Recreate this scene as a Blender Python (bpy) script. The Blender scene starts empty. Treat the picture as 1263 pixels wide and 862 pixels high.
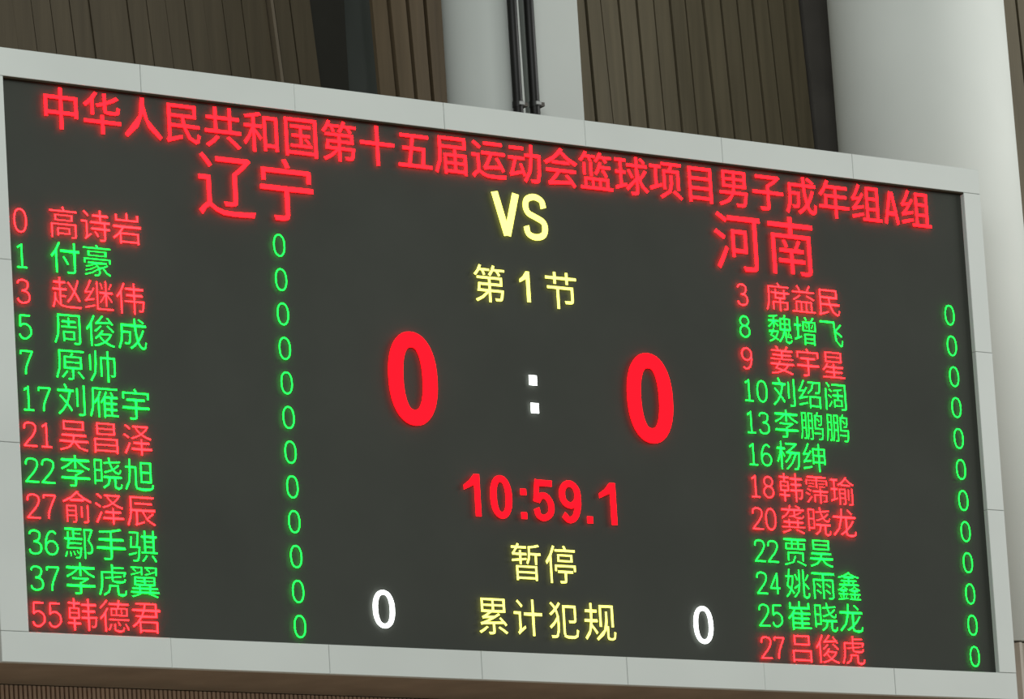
import bpy, math, random
from mathutils import Vector, Matrix
random.seed(7)
C = bpy.context.scene.collection

# ------------------------------------------------------------------ camera
# Board space: u to the right, v up, w out of the board (1 unit = S metres).
S = 3.0
Z0 = 5.31                      # height of the screen's lower edge above the floor
FPX = 5419.704                 # focal length in pixels of the 1263 x 862 frame
PCX, PCY = 631.5, 938.367      # the photograph is an upper crop: optical axis lies low
CU = Vector((-3.62507335, -1.23645201, 6.74264174))
R = Matrix(((0.8269050316, -0.0599384074, 0.5591381368),
            (-0.0207512070, 0.9903737518, 0.1368547374),
            (-0.5619585894, -0.1247686622, 0.8177012442)))   # rows: camera right, up, back in (u,v,w)

def W(u, v, w=0.0):
    return Vector((u * S, -w * S, v * S + Z0))

def at(x, y, w=0.0):
    """pixel -> (u, v) on the plane at depth w"""
    d = R.transposed() @ Vector(((x - PCX) / FPX, (PCY - y) / FPX, -1))
    k = (w - CU.z) / d.z
    p = CU + d * k
    return p.x, p.y

def proj(u, v, w=0.0):
    X = R @ (Vector((u, v, w)) - CU)
    return X.x / -X.z * FPX + PCX, PCY - X.y / -X.z * FPX

cam_data = bpy.data.cameras.new('camera')
cam = bpy.data.objects.new('camera', cam_data)
C.objects.link(cam)
cam_data.sensor_width = 36
cam_data.lens = FPX / 1263 * 36
cam_data.shift_y = (PCY - 431) / 1263
cam_data.clip_end = 500
ax = [Vector((r[0], -r[2], r[1])) for r in R]     # (u,v,w) -> world (x,-w,v)
m = Matrix.Identity(4)
for i in range(3):
    for j in range(3):
        m[j][i] = ax[i][j]
m.translation = W(*CU)
cam.matrix_world = m
bpy.context.scene.camera = cam

# ------------------------------------------------------------------ world, lights, exposure
world = bpy.data.worlds.new('world')
bpy.context.scene.world = world
world.use_nodes = True
world.node_tree.nodes['Background'].inputs[0].default_value = (0.95, 1.0, 0.96, 1)
world.node_tree.nodes['Background'].inputs[1].default_value = 0.385
vs = bpy.context.scene.view_settings
vs.view_transform = 'Standard'
vs.look = 'None'
vs.gamma = 1
vs.exposure = 0.0

def area(name, loc, target, size, power, color=(1, 1, 1)):
    l = bpy.data.lights.new(name, 'AREA')
    l.shape = 'RECTANGLE'
    l.size, l.size_y = size
    l.energy = power
    l.color = color
    o = bpy.data.objects.new(name, l)
    C.objects.link(o)
    o.location = loc
    o.rotation_euler = (Vector(target) - Vector(loc)).to_track_quat('-Z', 'Y').to_euler()
    return o

# rows of arena lamps above the court: one to the right, one straight ahead of the board
area('arena_lamps', (23, -10, 12), (5, 0, 6.5), (9, 6), 1900, (1, 1, 0.97))
area('arena_lamps', (-4, -11, 10.5), (2, 0, 7), (7, 4), 600, (0.97, 1, 0.98))

# ------------------------------------------------------------------ materials
def lin(c):
    return tuple(((x / 255) / 12.92 if x / 255 <= 0.04045 else ((x / 255 + 0.055) / 1.055) ** 2.4) for x in c)

def mat(name, col, rough=0.6, metal=0.0, var=0.08, scale=(1, 1, 1), nscale=3.0, bump=0.0, spec=0.5, detail=4):
    mt = bpy.data.materials.new(name)
    mt.use_nodes = True
    nt = mt.node_tree
    b = nt.nodes['Principled BSDF']
    b.inputs['Roughness'].default_value = rough
    b.inputs['Metallic'].default_value = metal
    b.inputs['Specular IOR Level'].default_value = spec
    tc = nt.nodes.new('ShaderNodeTexCoord')
    mp = nt.nodes.new('ShaderNodeMapping')
    mp.inputs['Scale'].default_value = scale
    nz = nt.nodes.new('ShaderNodeTexNoise')
    nz.inputs['Scale'].default_value = nscale
    nz.inputs['Detail'].default_value = detail
    rp = nt.nodes.new('ShaderNodeValToRGB')
    rp.color_ramp.elements[0].position = 0.3
    rp.color_ramp.elements[1].position = 0.7
    rp.color_ramp.elements[0].color = tuple(c * (1 - var) for c in col) + (1,)
    rp.color_ramp.elements[1].color = tuple(min(1, c * (1 + var)) for c in col) + (1,)
    L = nt.links.new
    L(tc.outputs['Object'], mp.inputs['Vector'])
    L(mp.outputs[0], nz.inputs['Vector'])
    L(nz.outputs['Fac'], rp.inputs[0])
    L(rp.outputs[0], b.inputs['Base Color'])
    if bump:
        bp = nt.nodes.new('ShaderNodeBump')
        bp.inputs['Strength'].default_value = bump
        bp.inputs['Distance'].default_value = 0.01
        L(nz.outputs['Fac'], bp.inputs['Height'])
        L(bp.outputs[0], b.inputs['Normal'])
    return mt

def led(name, col, strength):
    mt = bpy.data.materials.new(name)
    mt.use_nodes = True
    nt = mt.node_tree
    nt.nodes.remove(nt.nodes['Principled BSDF'])
    e = nt.nodes.new('ShaderNodeEmission')
    e.inputs[0].default_value = col + (1,)
    e.inputs[1].default_value = strength
    nt.links.new(e.outputs[0], nt.nodes['Material Output'].inputs[0])
    return mt

M = {
    'panel': mat('white_cladding', (0.60, 0.635, 0.605), 0.45, var=0.035, nscale=1.2, spec=0.4),
    'paint': mat('white_column_paint', (0.77, 0.80, 0.76), 0.7, var=0.025, nscale=1.5, spec=0.3),
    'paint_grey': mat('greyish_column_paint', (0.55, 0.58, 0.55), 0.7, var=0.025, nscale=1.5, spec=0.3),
    'screen': mat('matte_black_screen', (0.050, 0.054, 0.046), 0.85, var=0.07, nscale=1.6, spec=0.15),
    'housing': mat('brown_housing', (0.27, 0.21, 0.15), 0.7, var=0.15, nscale=3),
    'backing': mat('dark_backing', (0.034, 0.025, 0.015), 0.9, var=0.1, spec=0.1),
    'wood_left': mat('dark_brown_wood', (0.080, 0.064, 0.039), 0.6, var=0.14, scale=(9, 9, 0.5), nscale=2.2, bump=0.2, spec=0.25),
    'wood_mid': mat('warm_brown_wood', (0.130, 0.096, 0.056), 0.6, var=0.14, scale=(9, 9, 0.5), nscale=2.2, bump=0.2, spec=0.25),
    'wood_right': mat('olive_brown_wood', (0.128, 0.106, 0.066), 0.6, var=0.14, scale=(9, 9, 0.5), nscale=2.2, bump=0.2, spec=0.25),
    'pipe': mat('black_pipe', (0.006, 0.006, 0.005), 0.45, var=0.1, spec=0.3),
    'steel': mat('steel_clamp', (0.33, 0.34, 0.33), 0.5, metal=0.0, var=0.05),
    'charcoal': mat('charcoal_panel', (0.10, 0.092, 0.082), 0.7, var=0.1, spec=0.2),
    'recess': mat('black_recess', (0.032, 0.031, 0.026), 0.9, var=0.1, spec=0.05),
    'glass': mat('dark_teal_glass', (0.060, 0.068, 0.061), 0.3, var=0.3, scale=(1, 1, 0.6), nscale=0.8, spec=0.5),
    'rib': mat('brown_ribbing', (0.55, 0.38, 0.27), 0.6, var=0.12, nscale=4),
    'rib_pale': mat('cream_ribbing', (0.55, 0.49, 0.42), 0.6, var=0.08, nscale=4),
    'strip': mat('tan_strip', (0.15, 0.12, 0.08), 0.5, var=0.1),
    'red': led('red_led', (1.0, 0.0030, 0.0050), 14.0),
    'red_big': led('large_red_led', (1.0, 0.0022, 0.0050), 6.0),
    'red_fine': led('fine_red_led', (1.0, 0.0045, 0.006), 28.0),
    'green_fine': led('fine_green_led', (0.003, 1.0, 0.024), 11.0),
    'yellow': led('yellow_led', (1.0, 0.97, 0.14), 3.2),
    'white': led('white_led', (0.95, 1.0, 0.97), 4.0),
}

# ------------------------------------------------------------------ mesh helpers
class MB:
    def __init__(s):
        s.v, s.f = [], []
    def add(s, vs_, fs):
        n = len(s.v)
        s.v += [Vector(p) for p in vs_]
        s.f += [[i + n for i in f] for f in fs]
        return s
    def hexa(s, p):                      # 8 points: front quad 0-3, back quad 4-7
        return s.add(p, [[0, 1, 2, 3], [7, 6, 5, 4], [0, 4, 5, 1], [1, 5, 6, 2], [2, 6, 7, 3], [3, 7, 4, 0]])
    def box(s, u0, u1, v0, v1, wf, wb, ch=0.0):
        if ch <= 0:
            return s.hexa([W(u0, v0, wf), W(u1, v0, wf), W(u1, v1, wf), W(u0, v1, wf),
                           W(u0, v0, wb), W(u1, v0, wb), W(u1, v1, wb), W(u0, v1, wb)])
        a = [W(u0 + ch, v0 + ch, wf), W(u1 - ch, v0 + ch, wf), W(u1 - ch, v1 - ch, wf), W(u0 + ch, v1 - ch, wf)]
        b = [W(u0, v0, wf - ch), W(u1, v0, wf - ch), W(u1, v1, wf - ch), W(u0, v1, wf - ch)]
        c = [W(u0, v0, wb), W(u1, v0, wb), W(u1, v1, wb), W(u0, v1, wb)]
        fs = [[0, 1, 2, 3], [11, 10, 9, 8]]
        for k in range(4):
            j = (k + 1) % 4
            fs += [[k, k + 4, j + 4, j], [k + 4, k + 8, j + 8, j + 4]]
        return s.add(a + b + c, fs)
    def tube(s, rings, n=24):            # rings: (centre, radius), axis roughly vertical
        vs_, fs = [], []
        for c, r in rings:
            for k in range(n):
                a = 2 * math.pi * k / n
                vs_.append(Vector(c) + Vector((r * math.cos(a), r * math.sin(a), 0)))
        for i in range(len(rings) - 1):
            for k in range(n):
                j = (k + 1) % n
                fs.append([i * n + k, i * n + j, (i + 1) * n + j, (i + 1) * n + k])
        fs.append(list(range(n))[::-1])
        fs.append([(len(rings) - 1) * n + k for k in range(n)])
        return s.add(vs_, fs)
    def build(s, name, material, parent=None, smooth=False):
        org = Vector(parent['org']) if parent is not None and 'org' in parent else Vector((0, 0, 0))
        me = bpy.data.meshes.new(name)
        me.from_pydata([tuple(p - org) for p in s.v], [], s.f)
        me.materials.append(material)
        me.validate()
        if smooth:
            for p in me.polygons:
                p.use_smooth = len(p.vertices) == 4
        o = bpy.data.objects.new(name, me)
        C.objects.link(o)
        if parent is not None:
            o.parent = parent
        return o

def tag(o, label=None, cat=None, group=None, kind=None):
    for k, x in (('label', label), ('category', cat), ('group', group), ('kind', kind)):
        if x:
            o[k] = x
    return o

def empty(name, loc):
    o = bpy.data.objects.new(name, None)
    C.objects.link(o)
    o.location = loc
    o['org'] = tuple(loc)
    o.empty_display_size = 0.2
    return o

# ------------------------------------------------------------------ back wall of vertical wooden boards
WB = -0.62                               # depth of the wooden wall
VT, VL = 2.5, -0.62                     # its upper and lower ends
wall = MB().box(-1.8, 4.6, -1.77, VT, WB - 0.02, WB - 0.1).build('wall_back', M['backing'])
tag(wall, kind='structure')

def wline(xt, yb, xb, w):                # pixel line (xt,0)-(xb,yb) -> u at the heights VT and VL on plane w
    a, b = at(xt, 0, w), at(xb, yb, w)
    k = (b[0] - a[0]) / (b[1] - a[1])
    return a[0] + k * (VT - a[1]), a[0] + k * (VL - a[1])

def planks(lines, material, gap, w=WB, thick=0.02):
    for i in range(len(lines) - 1):
        (a0, a1), (b0, b1) = lines[i], lines[i + 1]
        g = gap / 2
        d = w + random.uniform(-0.0025, 0.0025)
        MB().hexa([W(a1 + g, VL, d), W(b1 - g, VL, d), W(b0 - g, VT, d), W(a0 + g, VT, d),
                   W(a1 + g, VL, d - thick), W(b1 - g, VL, d - thick), W(b0 - g, VT, d - thick), W(a0 + g, VT, d - thick)]
                  ).build('wall_board', material, wall)

L_ = [wline(x, 100, x + 13.0, WB) for x in [-528 + 23.6 * k for k in range(36)] + [328]]
planks(L_, M['wood_left'], 0.0018)
L_ = [wline(x, 100, x + 13.0, WB) for x in (336.5, 357, 383)]
planks(L_, M['wood_left'], 0.004)
L_ = [wline(a, 115, b, WB) for a, b in ((457.0, 467.2), (479.2, 490.5), (502.2, 512.8), (524.0, 533.5), (547, 556), (569, 578), (591, 600), (613, 622), (635, 644), (657, 666), (679, 688), (701, 711))]
planks(L_, M['wood_mid'], 0.0095)
L_ = [wline(702, 148, 716, WB)]
for a, b, y in ((722, 735.5, 148), (740.4, 756.5, 151), (763, 778, 155), (784.8, 799.6, 159), (806, 821, 160), (826.5, 841.9, 162), (845.4, 861.5, 164),
                (867, 885.7, 167), (888.4, 906, 169), (908.6, 926, 170), (927.5, 946.3, 174), (946.5, 966.5, 179), (967, 986, 181), (985.5, 1005.5, 183)):
    L_.append(wline(a, y, b, WB))
planks(L_, M['wood_right'], 0.0055)
L_ = [wline(x, 180, x + 19, WB) for x in [1190 + 21 * k for k in range(14)]]
planks(L_, M['wood_right'], 0.0055)

# thin tan strip between two board fields, dark recess with a glazed slot, charcoal panel
(a0, a1), (b0, b1) = wline(329.5, 97, 342.5, WB), wline(333, 97, 346, WB)
s_ = MB().hexa([W(a1, VL, WB + .012), W(b1, VL, WB + .012), W(b0, VT, WB + .012), W(a0, VT, WB + .012),
                W(a1, VL, WB - .02), W(b1, VL, WB - .02), W(b0, VT, WB - .02), W(a0, VT, WB - .02)]).build('trim_1', M['strip'])
tag(s_, kind='structure')
a0 = at(383, 0, WB)[0]
b0 = at(423, 0, WB)[0]
win = MB().box(a0, b0 + .005, VL, VT, WB - .004, WB - .06).build('window_1', M['recess'])
tag(win, kind='structure')
g1 = at(461, 0, WB)[0] + .03
MB().box(b0 + .006, g1, VL, VT, WB - .012, WB - .03).build('glass_pane', M['glass'], win)
(a0, a1), (b0, b1) = wline(988.5, 183, 1008.5, WB), wline(1060, 183, 1080, WB)
s_ = MB().hexa([W(a1, VL, WB + .004), W(b1, VL, WB + .004), W(b0, VT, WB + .004), W(a0, VT, WB + .004),
                W(a1, VL, WB - .02), W(b1, VL, WB - .02), W(b0, VT, WB - .02), W(a0, VT, WB - .02)]).build('trim_2', M['charcoal'])
tag(s_, kind='structure')

# ------------------------------------------------------------------ columns, pier, pipes
def ucol(xl, xr, y, w):                  # centre u, v and radius (units) of an upright round thing seen between xl and xr
    u, v = at((xl + xr) / 2, y, w)
    dist = -(R @ (Vector((u, v, w)) - CU)).z
    return u, v, (xr - xl) / 2 / FPX * dist

def round_column(l0, r0, l1, r1, y1, w, v_top, v_bot):
    a, b = ucol(l0, r0, 0, w), ucol(l1, r1, y1, w)
    def ring(v):
        k = (v - a[1]) / (b[1] - a[1])
        return W(a[0] + (b[0] - a[0]) * k, v, w), (a[2] + (b[2] - a[2]) * k) * S
    return ring, [ring(v_top), ring(v_bot)]

WC = -0.40
ring, rings = round_column(1020.4, 1236.5, 1040.0, 1259.4, 255, WC, VT, 0.0)
ue, ve = at(1256, 792, WC + 0.17)
v_bot = ve
rings[1] = ring(v_bot)
col = empty('column', Vector((rings[1][0].x, rings[1][0].y, rings[1][0].z)))
MB().tube([(rings[1][0], rings[1][1]), (rings[0][0], rings[0][1])], 64).build('shaft', M['paint'], col, True)
# ribbed cream pier under the shaft
c0, r0 = rings[1]
r0 = r0 * 0.985
mb = MB()
n = 48
ring_pts = []
for k in range(n * 4):
    a = 2 * math.pi * k / (n * 4)
    rr = r0 * (1.0 if (k % 4) < 2 else 0.955)
    ring_pts.append((math.cos(a) * rr, math.sin(a) * rr))
vv, ff = [], []
for z in (c0.z - 0.012, 0.0):
    vv += [Vector((c0.x + x, c0.y + y, z)) for x, y in ring_pts]
N = n * 4
for k in range(N):
    ff.append([k, k + N, (k + 1) % N + N, (k + 1) % N])
ff.append(list(range(N)))
ff.append([k + N for k in range(N)][::-1])
mb.add(vv, ff).build('ribbed_base', M['rib_pale'], col)
tag(col, 'wide round white column rising behind the right end of the scoreboard', 'column')

ring, rings = round_column(545.4, 643, 553.5, 652.5, 126, -0.36, VT, 0.3)
f0 = (rings[1][0].copy(), rings[1][1])
f0[0].z = 0
c2 = MB().tube([f0, rings[0]], 48)
col2 = empty('column', f0[0])
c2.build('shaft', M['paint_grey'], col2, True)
tag(col2, 'narrower round grey-white column left of the two black pipes', 'column')

WP = -0.30
p0 = at(664.5, 133, WP)[0]
p1 = at(714, 0, WP)[0]
p1b = at(721, 145, WP)[0]
p1 = (p1 + p1b) / 2
org = W((p0 + p1) / 2, 0, WP - .08)
org.z = 0
pier = empty('pier', org)
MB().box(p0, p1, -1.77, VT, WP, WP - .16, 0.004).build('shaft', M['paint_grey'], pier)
tag(pier, 'flat-faced white pier right of the two black pipes', 'pier')

WK = -0.268
for (xa, xb, xc, xd, lab) in ((624.6, 637.0, 633.2, 645.6, 'left one of the two vertical black pipes above the scoreboard'),
                              (644.5, 656.8, 654.3, 666.8, 'right one of the two vertical black pipes above the scoreboard')):
    a, b = ucol(xa, xb, 0, WK), ucol(xc, xd, 136, WK)
    uu = (a[0] + b[0]) / 2
    rr = (a[2] + b[2]) / 2 * S
    base = W(uu, 0.25, WK)
    pipe = empty('pipe', base)
    MB().tube([(base, rr), (W(uu, VT, WK), rr)], 24).build('tube', M['pipe'], pipe, True)
    vb = at((xc + xd) / 2, 129, WK)[1]
    cl = MB().tube([(W(uu, vb - .006, WK), rr * 1.12), (W(uu, vb + .006, WK), rr * 1.12)], 24)
    cl.build('clamp_ring', M['pipe'], pipe)
    MB().box(uu - rr / S * .45, uu + rr / S * .75, vb - .003, vb + .0035, WK + rr / S * 1.35, WK + rr / S * .9).build('clamp_plate', M['steel'], pipe)
    MB().box(uu + rr / S * .8, uu + rr / S * 1.9, vb - .004, vb + .004, WK + .008, WK - .01).build('clamp_arm', M['charcoal'], pipe)
    tag(pipe, lab, 'pipe')

# ------------------------------------------------------------------ lower ribbed wall
WR = -0.241
vr = -0.055
low = MB().box(-1.4, 3.0, -1.77, vr, WR - .012, WR - .05).build('wall_lower', M['backing'])
tag(low, kind='structure')
mb = MB()
u = -1.4
pitch = 0.0094
while u < 2.42:
    mb.box(u, u + pitch * 0.62, -1.7, vr, WR, WR - .013)
    u += pitch
tag(mb.build('ribbing', M['rib'], low), kind='stuff')
flo = MB()
flo.add([W(-8, -1.77, 12), W(9, -1.77, 12), W(9, -1.77, -1), W(-8, -1.77, -1), W(-8, -1.8, 12), W(9, -1.8, 12), W(9, -1.8, -1), W(-8, -1.8, -1)],
        [[0, 1, 2, 3], [7, 6, 5, 4], [0, 4, 5, 1], [1, 5, 6, 2], [2, 6, 7, 3], [3, 7, 4, 0]])
tag(flo.build('floor', mat('court_floor', (0.42, 0.39, 0.34), 0.4, var=0.06, nscale=2)), kind='structure')

# ------------------------------------------------------------------ scoreboard
WF = 0.011                               # cladding stands proud of the screen
A = 2.215
board = empty('scoreboard', W(A / 2, -0.06, -0.1))
tag(board, 'large black electronic scoreboard with lit red, green and yellow lettering in a white panelled frame', 'scoreboard')
screen = MB().box(-0.02, A + 0.005, -0.02, 1.005, 0.0, -0.0035).build('display_screen', M['screen'], board)
li = (at(4, 96, WF)[0] + at(36, 779, WF)[0]) / 2
bi = (at(36, 779, WF)[1] + at(1228, 829, WF)[1]) / 2
ro, ti = A + 0.0005, 1.0005
ot = (at(0, 57.5, WF)[1] + at(1207, 209, WF)[1]) / 2
orr = (at(1207, 209, WF)[0] + at(1256, 861, WF)[0]) / 2
ob = (at(2, 818, WF)[1] + at(1250, 861, WF)[1]) / 2
ol = at(2.3, 810, WF)[0]
J = 0.0007
def panel(u0, u1, v0, v1):
    MB().box(u0 + J / 2, u1 - J / 2, v0 + J / 2, v1 - J / 2, WF + random.uniform(-.0004, .0004), -0.004, 0.0008).build('frame_panel', M['panel'], board)
tj = [ol] + [at(x, y, WF)[0] for x, y in ((173.5, 97), (363.5, 122), (548, 146), (722, 168), (891, 188), (1052, 207))] + [orr]
for i in range(len(tj) - 1):
    panel(tj[i], tj[i + 1], ti, ot)
bj = [ol] + [at(x, y, WF)[0] for x, y in ((211.5, 805), (406.5, 813), (594.3, 819), (773.7, 826), (943, 833), (1104, 840))] + [orr]
for i in range(len(bj) - 1):
    panel(bj[i], bj[i + 1], ob, bi)
vj = [bi, 0.335, 0.665, ti]
for i in range(3):
    panel(ol, li, vj[i], vj[i + 1])
    panel(ro, orr, vj[i], vj[i + 1])
# added dark strip under the top panels, covers the red glow on their reveal
MB().box(li, ro, ti - 0.0032, ti + 0.0003, WF - 0.0012, 0.0).build('glow_cover', M['backing'], board)
# dark carcass behind the cladding
MB().box(ol + .003, orr - .003, ob + .003, ot - .003, -0.0045, -0.238).build('housing', M['housing'], board)

# ------------------------------------------------------------------ lettering
GAP = 0.0062                             # the lamps sit just ahead of the dark mask
GLY = {}
def prepare(chars):
    tmp = []
    for ch in chars:
        cu = bpy.data.curves.new('g', 'FONT')
        cu.body = ch
        cu.resolution_u = 2
        o = bpy.data.objects.new('g', cu)
        C.objects.link(o)
        tmp.append((ch, o))
    bpy.context.view_layer.update()
    dg = bpy.context.evaluated_depsgraph_get()
    for ch, o in tmp:
        me = bpy.data.meshes.new_from_object(o.evaluated_get(dg))
        GLY[ch] = ([(v.co.x, v.co.y) for v in me.vertices], [list(p.vertices) for p in me.polygons])
        bpy.data.meshes.remove(me)
    for ch, o in tmp:
        cu = o.data
        bpy.data.objects.remove(o)
        bpy.data.curves.remove(cu)

def spline(pts, closed=False, n=8):
    P = [Vector(p) for p in pts]
    out = []
    N_ = len(P)
    rng = range(N_) if closed else range(N_ - 1)
    for i in rng:
        if closed:
            a, b, c, d = P[i - 1], P[i], P[(i + 1) % N_], P[(i + 2) % N_]
        else:
            a, b, c, d = P[max(i - 1, 0)], P[i], P[i + 1], P[min(i + 2, N_ - 1)]
        for k in range(n):
            t = k / n
            out.append(0.5 * ((2 * b) + (c - a) * t + (2 * a - 5 * b + 4 * c - d) * t * t + (3 * b - a - 3 * c + d) * t ** 3))
    if not closed:
        out.append(P[-1])
    return out

def ribbon(pts, wx, wy, closed=False):
    """stroke of width wx (across vertical runs) and wy (across level runs), in the glyph's own unit box"""
    vs_, fs = [], []
    n = len(pts)
    for i, p in enumerate(pts):
        a = pts[i - 1] if (i > 0 or closed) else p
        b = pts[(i + 1) % n] if (i < n - 1 or closed) else p
        t = ((p - a).normalized() if (p - a).length > 0 else Vector((0, 0))) + ((b - p).normalized() if (b - p).length > 0 else Vector((0, 0)))
        t = t.normalized() if t.length > 1e-6 else Vector((1, 0))
        nrm = Vector((-t.y * wx / 2, t.x * wy / 2))
        vs_ += [tuple(p + nrm), tuple(p - nrm)]
    for i in range(n if closed else n - 1):
        j = (i + 1) % n
        fs.append([2 * i, 2 * i + 1, 2 * j + 1, 2 * j])
    return vs_, fs

def join(parts):
    vs_, fs = [], []
    for v, f in parts:
        n = len(vs_)
        vs_ += v
        fs += [[i + n for i in q] for q in f]
    return vs_, fs

def V2(*l):
    return [Vector(p) for p in l]

def oval(n=40, e=2.25):
    o = []
    for k in range(n):
        a = 2 * math.pi * k / n
        c, s = math.cos(a), math.sin(a)
        o.append(Vector((0.5 + 0.5 * math.copysign(abs(c) ** (2 / e), c), 0.5 + 0.5 * math.copysign(abs(s) ** (2 / e), s))))
    return o

def inset(pts, wx, wy):                  # squeeze a centre line so that the stroke stays inside the 0..1 box
    return [Vector((wx / 2 + p.x * (1 - wx), wy / 2 + p.y * (1 - wy))) for p in pts]

def digit(ch, wx, wy, heavy=False):
    """a numeral drawn with strokes inside a unit box"""
    def st(pts, curve=True, closed=False):
        P = spline(pts, closed) if curve else V2(*pts)
        return ribbon(inset(P, wx, wy), wx, wy, closed)
    if ch == '0':
        return ribbon(inset(oval(), wx, wy), wx, wy, True)
    if ch == '1':
        if heavy:
            return join([ribbon(V2((1 - wx / 2, 1), (1 - wx / 2, 0)), wx, wy),
                         ([(1 - wx, 1), (1 - wx * .6, 1), (1 - wx * .6, .78), (0.0, .62), (0.0, .62 + wy), (.35, .84)], [[0, 5, 4, 3, 2, 1]])])
        return join([ribbon(V2((.5, 1), (.5, 0)), wx, wy), ribbon(V2((.18, .84), (.42, .93)), wx, wy * 1.2), ribbon(V2((.12, wy / 2), (.88, wy / 2)), wx, wy)])
    if ch == '2':
        return join([st([(.0, .74), (.08, .93), (.45, 1.0), (.88, .92), (.95, .70), (.68, .43), (.30, .20), (.02, .02)]), ribbon(V2((0, wy / 2), (1, wy / 2)), wx, wy)])
    if ch == '3':
        return join([st([(.02, .84), (.15, .96), (.48, 1.0), (.84, .92), (.88, .74), (.70, .58), (.38, .53)]),
                     st([(.38, .53), (.76, .49), (.98, .34), (.92, .1), (.5, .0), (.12, .05), (.0, .18)])])
    if ch == '4':
        return join([st([(.72, 0), (.72, 1)], False), st([(.72, 1), (.0, .28)], False), st([(0, .28), (1, .28)], False)])
    if ch == '5':
        if heavy:
            return join([ribbon(V2((.18, 1 - wy / 2), (.94, 1 - wy / 2)), wx, wy), ribbon(V2((.24, 1), (.12, .46)), wx * .8, wy),
                         st([(.10, .48), (.35, .63), (.72, .61), (.98, .40), (.92, .14), (.5, .0), (.14, .06), (.0, .26)])])
        return join([st([(.12, 1), (.94, 1)], False), st([(.12, 1), (.08, .52)], False),
                     st([(.08, .52), (.30, .62), (.62, .62), (.95, .46), (.95, .18), (.55, .0), (.18, .03), (.0, .18)])])
    if ch == '6':
        return join([st([(.88, .90), (.62, 1.0), (.28, .92), (.04, .62), (.02, .35)]),
                     ribbon(inset([Vector((p.x, p.y * .58)) for p in oval(28, 2.0)], wx, wy), wx, wy, True)])
    if ch == '7':
        return join([st([(0, 1), (1, 1)], False), st([(0, 1), (.0, .86)], False), st([(1, 1), (.62, .55), (.42, .25), (.38, .0)])])
    if ch == '8':
        return join([ribbon(inset([Vector((.06 + p.x * .88, .54 + p.y * .46)) for p in oval(28, 2.0)], wx, wy), wx, wy, True),
                     ribbon(inset([Vector((p.x, p.y * .54)) for p in oval(28, 2.0)], wx, wy), wx, wy, True)])
    if ch == '9':
        k = .60 if heavy else .58
        return join([st([(.04, .14) if heavy else (.12, .08), (.38, .0), (.78, .10), (.99, .42), (.98, .66)]),
                     ribbon(inset([Vector((p.x, 1 - k + p.y * k)) for p in oval(28, 2.0)], wx, wy), wx, wy, True)])
    if ch == 'V':
        return join([ribbon(V2((wx / 2, 1), (.5, 0)), wx, wy), ribbon(V2((1 - wx / 2, 1), (.5, 0)), wx, wy),
                     ([(.5 - wx / 2, 0), (.5 + wx / 2, 0), (.5 + wx / 2, .12), (.5 - wx / 2, .12)], [[0, 1, 2, 3]])])
    if ch == 'S':
        return st([(.95, .74), (.86, .92), (.5, 1.0), (.12, .93), (.02, .75), (.14, .59), (.5, .50), (.88, .40), (.98, .24), (.86, .07), (.48, .0), (.10, .07), (.0, .26)])
    if ch == 'A':
        return join([ribbon(V2((.5 - wx * .3, 1), (wx / 2, 0)), wx, wy), ribbon(V2((.5 + wx * .3, 1), (1 - wx / 2, 0)), wx, wy), ribbon(V2((.2, .32), (.8, .32)), wx, wy),
                     ([(.5 - wx * .7, 1), (.5 + wx * .7, 1), (.5, .8)], [[0, 2, 1]])])
    if ch == '#':                         # a plain square lamp block
        return [(0, 0), (1, 0), (1, 1), (0, 1)], [[0, 1, 2, 3]]

def cjk(ch):
    return GLY[ch]

def cjk_box(ch):                         # glyph in its em cell: 0..1 both ways
    v, f = GLY[ch]
    return [((x) / EM, (y + 0.12 * EM) / EM) for x, y in v], f

def weight(g, d):
    """heavier (d > 0) or finer (d < 0) strokes: every outline point moves along its outward normal by d"""
    v, f = g
    fs = []
    for q in f:
        a = sum(v[q[k - 1]][0] * v[q[k]][1] - v[q[k]][0] * v[q[k - 1]][1] for k in range(len(q)))
        fs.append(q if a > 0 else q[::-1])
    dirs = {}
    for q in fs:
        for k in range(len(q)):
            dirs[(q[k - 1], q[k])] = 1
    nb = {}
    for (a, b) in dirs:
        if (b, a) in dirs:
            continue
        ex, ey = v[b][0] - v[a][0], v[b][1] - v[a][1]
        l = math.hypot(ex, ey)
        if l < 1e-6:
            continue
        n_ = (ey / l, -ex / l)
        nb.setdefault(a, []).append(n_)
        nb.setdefault(b, []).append(n_)
    out = list(v)
    for i, ns in nb.items():
        sx, sy = sum(n_[0] for n_ in ns), sum(n_[1] for n_ in ns)
        if len(ns) == 2:
            k = 1 / max(0.45, 1 + ns[0][0] * ns[1][0] + ns[0][1] * ns[1][1])
        else:
            k = 1 / len(ns)
        out[i] = (v[i][0] + sx * k * d, v[i][1] + sy * k * d)
    return out, fs

def bold(g, dx, dy=0):
    return weight(g, dx)

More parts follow.
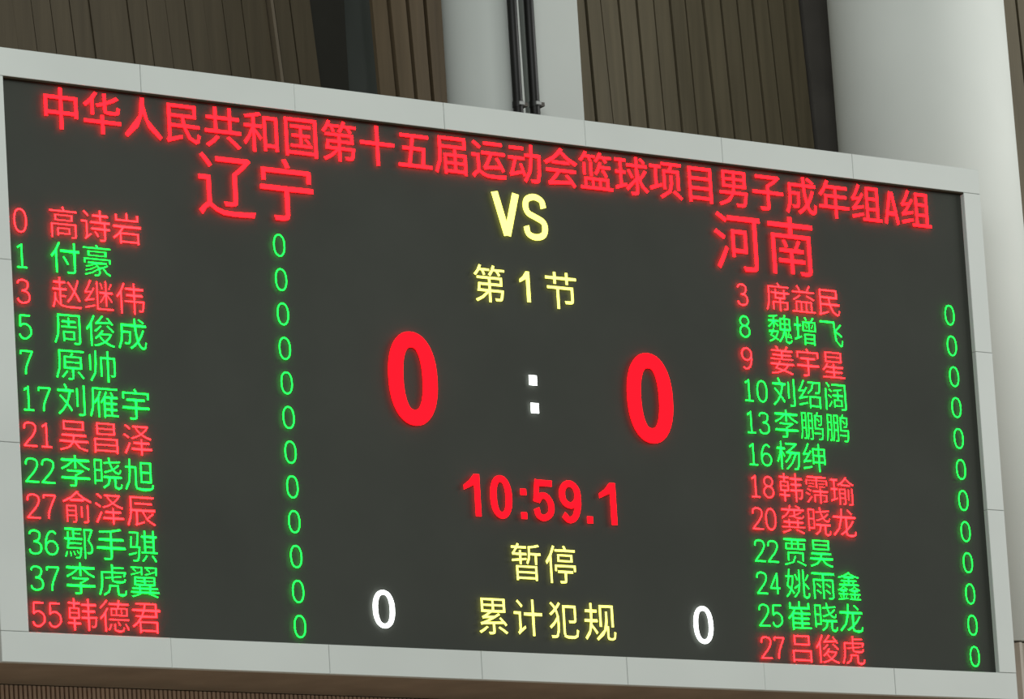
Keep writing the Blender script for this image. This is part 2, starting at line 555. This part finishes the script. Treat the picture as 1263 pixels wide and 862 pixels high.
def fit(g, bb):
    """place glyph g on the screen so that its outline fills the measured rectangle x0,x1,y0,y1 of the photograph"""
    v, f = g
    x0, x1, y0, y1 = bb
    lx, hx = min(p[0] for p in v), max(p[0] for p in v)
    ly, hy = min(p[1] for p in v), max(p[1] for p in v)
    un = [((p[0] - lx) / (hx - lx), (p[1] - ly) / (hy - ly)) for p in v]
    x0, x1, y0, y1 = x0 + .6, x1 - .6, y0 + .6, y1 - .6
    u, vv = at((x0 + x1) / 2, (y0 + y1) / 2, GAP)
    w, h = (x1 - x0) / 520.0, (y1 - y0) / 640.0
    for _ in range(12):
        q = [proj(u + (a - .5) * w, vv + (b - .5) * h, GAP) for a, b in un]
        mx, Mx = min(p[0] for p in q), max(p[0] for p in q)
        my, My = min(p[1] for p in q), max(p[1] for p in q)
        sx, sy = (x1 - x0) / (Mx - mx), (y1 - y0) / (My - my)
        w *= 1 + (sx - 1) * .8
        h *= 1 + (sy - 1) * .8
        du, dv = at((x0 + x1) / 2, (y0 + y1) / 2, GAP), at((mx + Mx) / 2, (my + My) / 2, GAP)
        u += du[0] - dv[0]
        vv += du[1] - dv[1]
    return [(u + (a - .5) * w, vv + (b - .5) * h) for a, b in un], f

def put(g, u0, v0, w, h):                # unit-box glyph into a cell
    v, f = g
    k = (GAP - 0.0036) / CU.z
    return [(u0 + x * w + (CU.x - u0) * k, v0 + y * h + (CU.y - v0) * k) for x, y in v], f

def lit(name, glyphs, material, label):
    v, f = join(glyphs)
    o = MB().add([W(a, b, GAP) for a, b in v], f).build(name, material, screen)
    # all faces look outwards
    me = o.data
    bad = [p.index for p in me.polygons if p.normal.y > 0]
    if bad:
        import bmesh
        bm = bmesh.new()
        bm.from_mesh(me)
        bm.faces.ensure_lookup_table()
        bmesh.ops.reverse_faces(bm, faces=[bm.faces[i] for i in bad])
        bm.to_mesh(me)
        bm.free()
    tag(o, label)
    return o
screen['org'] = board['org']

HEAD = '中华人民共和国第十五届运动会篮球项目男子成年组A组'
LEFT = [('0', '高诗岩', 'r'), ('1', '付豪', 'g'), ('3', '赵继伟', 'r'), ('5', '周俊成', 'g'), ('7', '原帅', 'g'), ('17', '刘雁宇', 'g'),
        ('21', '吴昌泽', 'r'), ('22', '李晓旭', 'g'), ('27', '俞泽辰', 'r'), ('36', '鄢手骐', 'g'), ('37', '李虎翼', 'g'), ('55', '韩德君', 'r')]
RIGHT = [('3', '席益民', 'r'), ('8', '魏增飞', 'g'), ('9', '姜宇星', 'r'), ('10', '刘绍阔', 'g'), ('13', '李鹏鹏', 'g'), ('16', '杨绅', 'g'),
         ('18', '韩霈瑜', 'r'), ('20', '龚晓龙', 'r'), ('22', '贾昊', 'g'), ('24', '姚雨鑫', 'g'), ('25', '崔晓龙', 'g'), ('27', '吕俊虎', 'r')]
chars = set(HEAD.replace('A', '')) | set('辽宁河南第节暂停累计犯规')
for r in LEFT + RIGHT:
    chars |= set(r[1])
prepare(sorted(chars))
# em size of the glyphs as delivered by the font (the level stroke of 十 spans about 0.9 em)
xs = [p[0] for p in GLY['国'][0]]
EM = (min(xs) + max(xs))                 # symmetric side bearings

# headline
cells = []
x = 0.0
for ch in HEAD:
    if ch == 'A':
        cells.append(put(digit('A', .17, .12), x + .04, .06, .46, .80))
        x += 0.54
    else:
        cells.append(put(weight(cjk_box(ch), .001), x, 0, 1, 1))
        x += 1
lit('headline_text', [fit(join(cells), (53, 1149.8, 108.5, 281))], M['red'], 'red lit headline of Chinese characters')

# team names, versus sign, period
lit('team_name', [fit(weight(cjk('辽'), -.005), (244, 316, 187, 269.5)), fit(weight(cjk('宁'), -.005), (320.5, 387, 196, 272.5))], M['red'], 'large red team name on the left')
lit('team_name', [fit(weight(cjk('河'), -.005), (880.5, 937.5, 260, 336)), fit(weight(cjk('南'), -.005), (946, 1002.5, 267, 341.5))], M['red'], 'large red team name on the right')
lit('versus_text', [fit(digit('V', .25, .1), (605, 640.5, 235, 292.5)), fit(digit('S', .23, .135), (644, 676.5, 238.5, 297.3))], M['yellow'], 'pale yellow VS')
lit('period_character', [fit(weight(cjk('第'), -.002), (583.5, 622.5, 325, 373.5))], M['yellow'], 'pale yellow first character of the period line')
lit('period_digit', [fit(digit('1', .36, .11, True), (640, 655.5, 334, 373.5))], M['yellow'], 'pale yellow period number 1')
lit('period_character', [fit(weight(cjk('节'), -.002), (671.5, 711, 334.5, 381.5))], M['yellow'], 'pale yellow last character of the period line')
# main score
lit('score_digit', [fit(digit('0', .30, .165), (478.2, 540.4, 408.5, 525.3))], M['red_big'], 'big red score 0 on the left')
lit('score_digit', [fit(digit('0', .30, .165), (772.6, 830.8, 435, 547.3))], M['red_big'], 'big red score 0 on the right')
lit('colon_dot', [fit(digit('#', 1, 1), (651.5, 663.3, 461.7, 476.2))], M['white'], 'upper white square dot')
lit('colon_dot', [fit(digit('#', 1, 1), (653.7, 665.6, 496, 510.5))], M['white'], 'lower white square dot')
# game clock
for nm, g, bb in (('clock_digit', digit('1', .34, .11, True), (571.3, 594.5, 584, 637.5)), ('clock_digit', digit('0', .29, .15), (604, 632.2, 585.7, 640)),
                  ('clock_dot', digit('#', 1, 1), (641, 649.8, 602, 611.3)), ('clock_dot', digit('#', 1, 1), (642.3, 651, 631, 640.6)),
                  ('clock_digit', digit('5', .28, .145, True), (657.4, 684.3, 590, 643)), ('clock_digit', digit('9', .28, .145, True), (688.7, 717.3, 592, 645.6)),
                  ('clock_dot', digit('#', 1, 1), (723.5, 732.3, 636.2, 646)), ('clock_digit', digit('1', .34, .11, True), (738.3, 762.2, 595, 648))):
    lit(nm, [fit(g, bb)], M['red_big'], 'red part of the game clock')
lit('timeout_text', [fit(weight(cjk('暂'), -.005), (629.5, 667.3, 669, 717)), fit(weight(cjk('停'), -.005), (672.3, 711, 672, 720))], M['yellow'], 'pale yellow time-out line')
lit('foul_text', [fit(weight(cjk('累'), -.005), (591, 627.5, 736.5, 782.7)), fit(weight(cjk('计'), -.005), (633, 669.3, 738.8, 785)),
                  fit(weight(cjk('犯'), -.005), (677, 714.8, 741.6, 788.4)), fit(weight(cjk('规'), -.005), (720.5, 760.7, 743, 790.5))], M['yellow'], 'pale yellow foul count heading')
lit('foul_digit', [fit(digit('0', .23, .12), (459.2, 487.8, 727, 775.4))], M['white'], 'white foul count 0 on the left')
lit('foul_digit', [fit(digit('0', .23, .12), (854.8, 880.5, 746.8, 794.6))], M['white'], 'white foul count 0 on the right')

# rosters
CW = 0.0648
def roster(rows, d0, n0, z0, vfirst, vlast, dd, nn):
    """dd, nn: vertical offsets of the numbers and the names in the first and the last row"""
    for i, (num, name, c) in enumerate(rows):
        t = i / 11
        vc = vfirst + (vlast - vfirst) * t
        m1 = M['red_fine' if c == 'r' else 'green_fine']
        cn = 'red' if c == 'r' else 'green'
        vd = vc + dd[0] + (dd[1] - dd[0]) * t
        vn = vc + nn[0] + (nn[1] - nn[0]) * t
        g = [put(digit(ch, .10, .055), d0 + k * CW / 2 + .0035, vd - .0185, .026, .044) for k, ch in enumerate(num)]
        lit('jersey_number', g, m1, cn + ' jersey number')
        g = [put(weight(cjk_box(ch), -.0155), n0 + k * CW, vn - .0310, CW, .0635) for k, ch in enumerate(name)]
        lit('player_name', g, m1, cn + ' player name')
        lit('points_digit', [put(digit('0', .095, .055), z0 - .0125, vc - .021, .025, .042)], M['green_fine'], 'green points 0')
roster(LEFT, .0020, .0735, .5558, .7428, .0300, (-.0058, -.0025), (.0012, .0032))
roster(RIGHT, 1.6108, 1.6835, 2.1597, .7386, .0299, (-.0045, -.0040), (.001, .001))
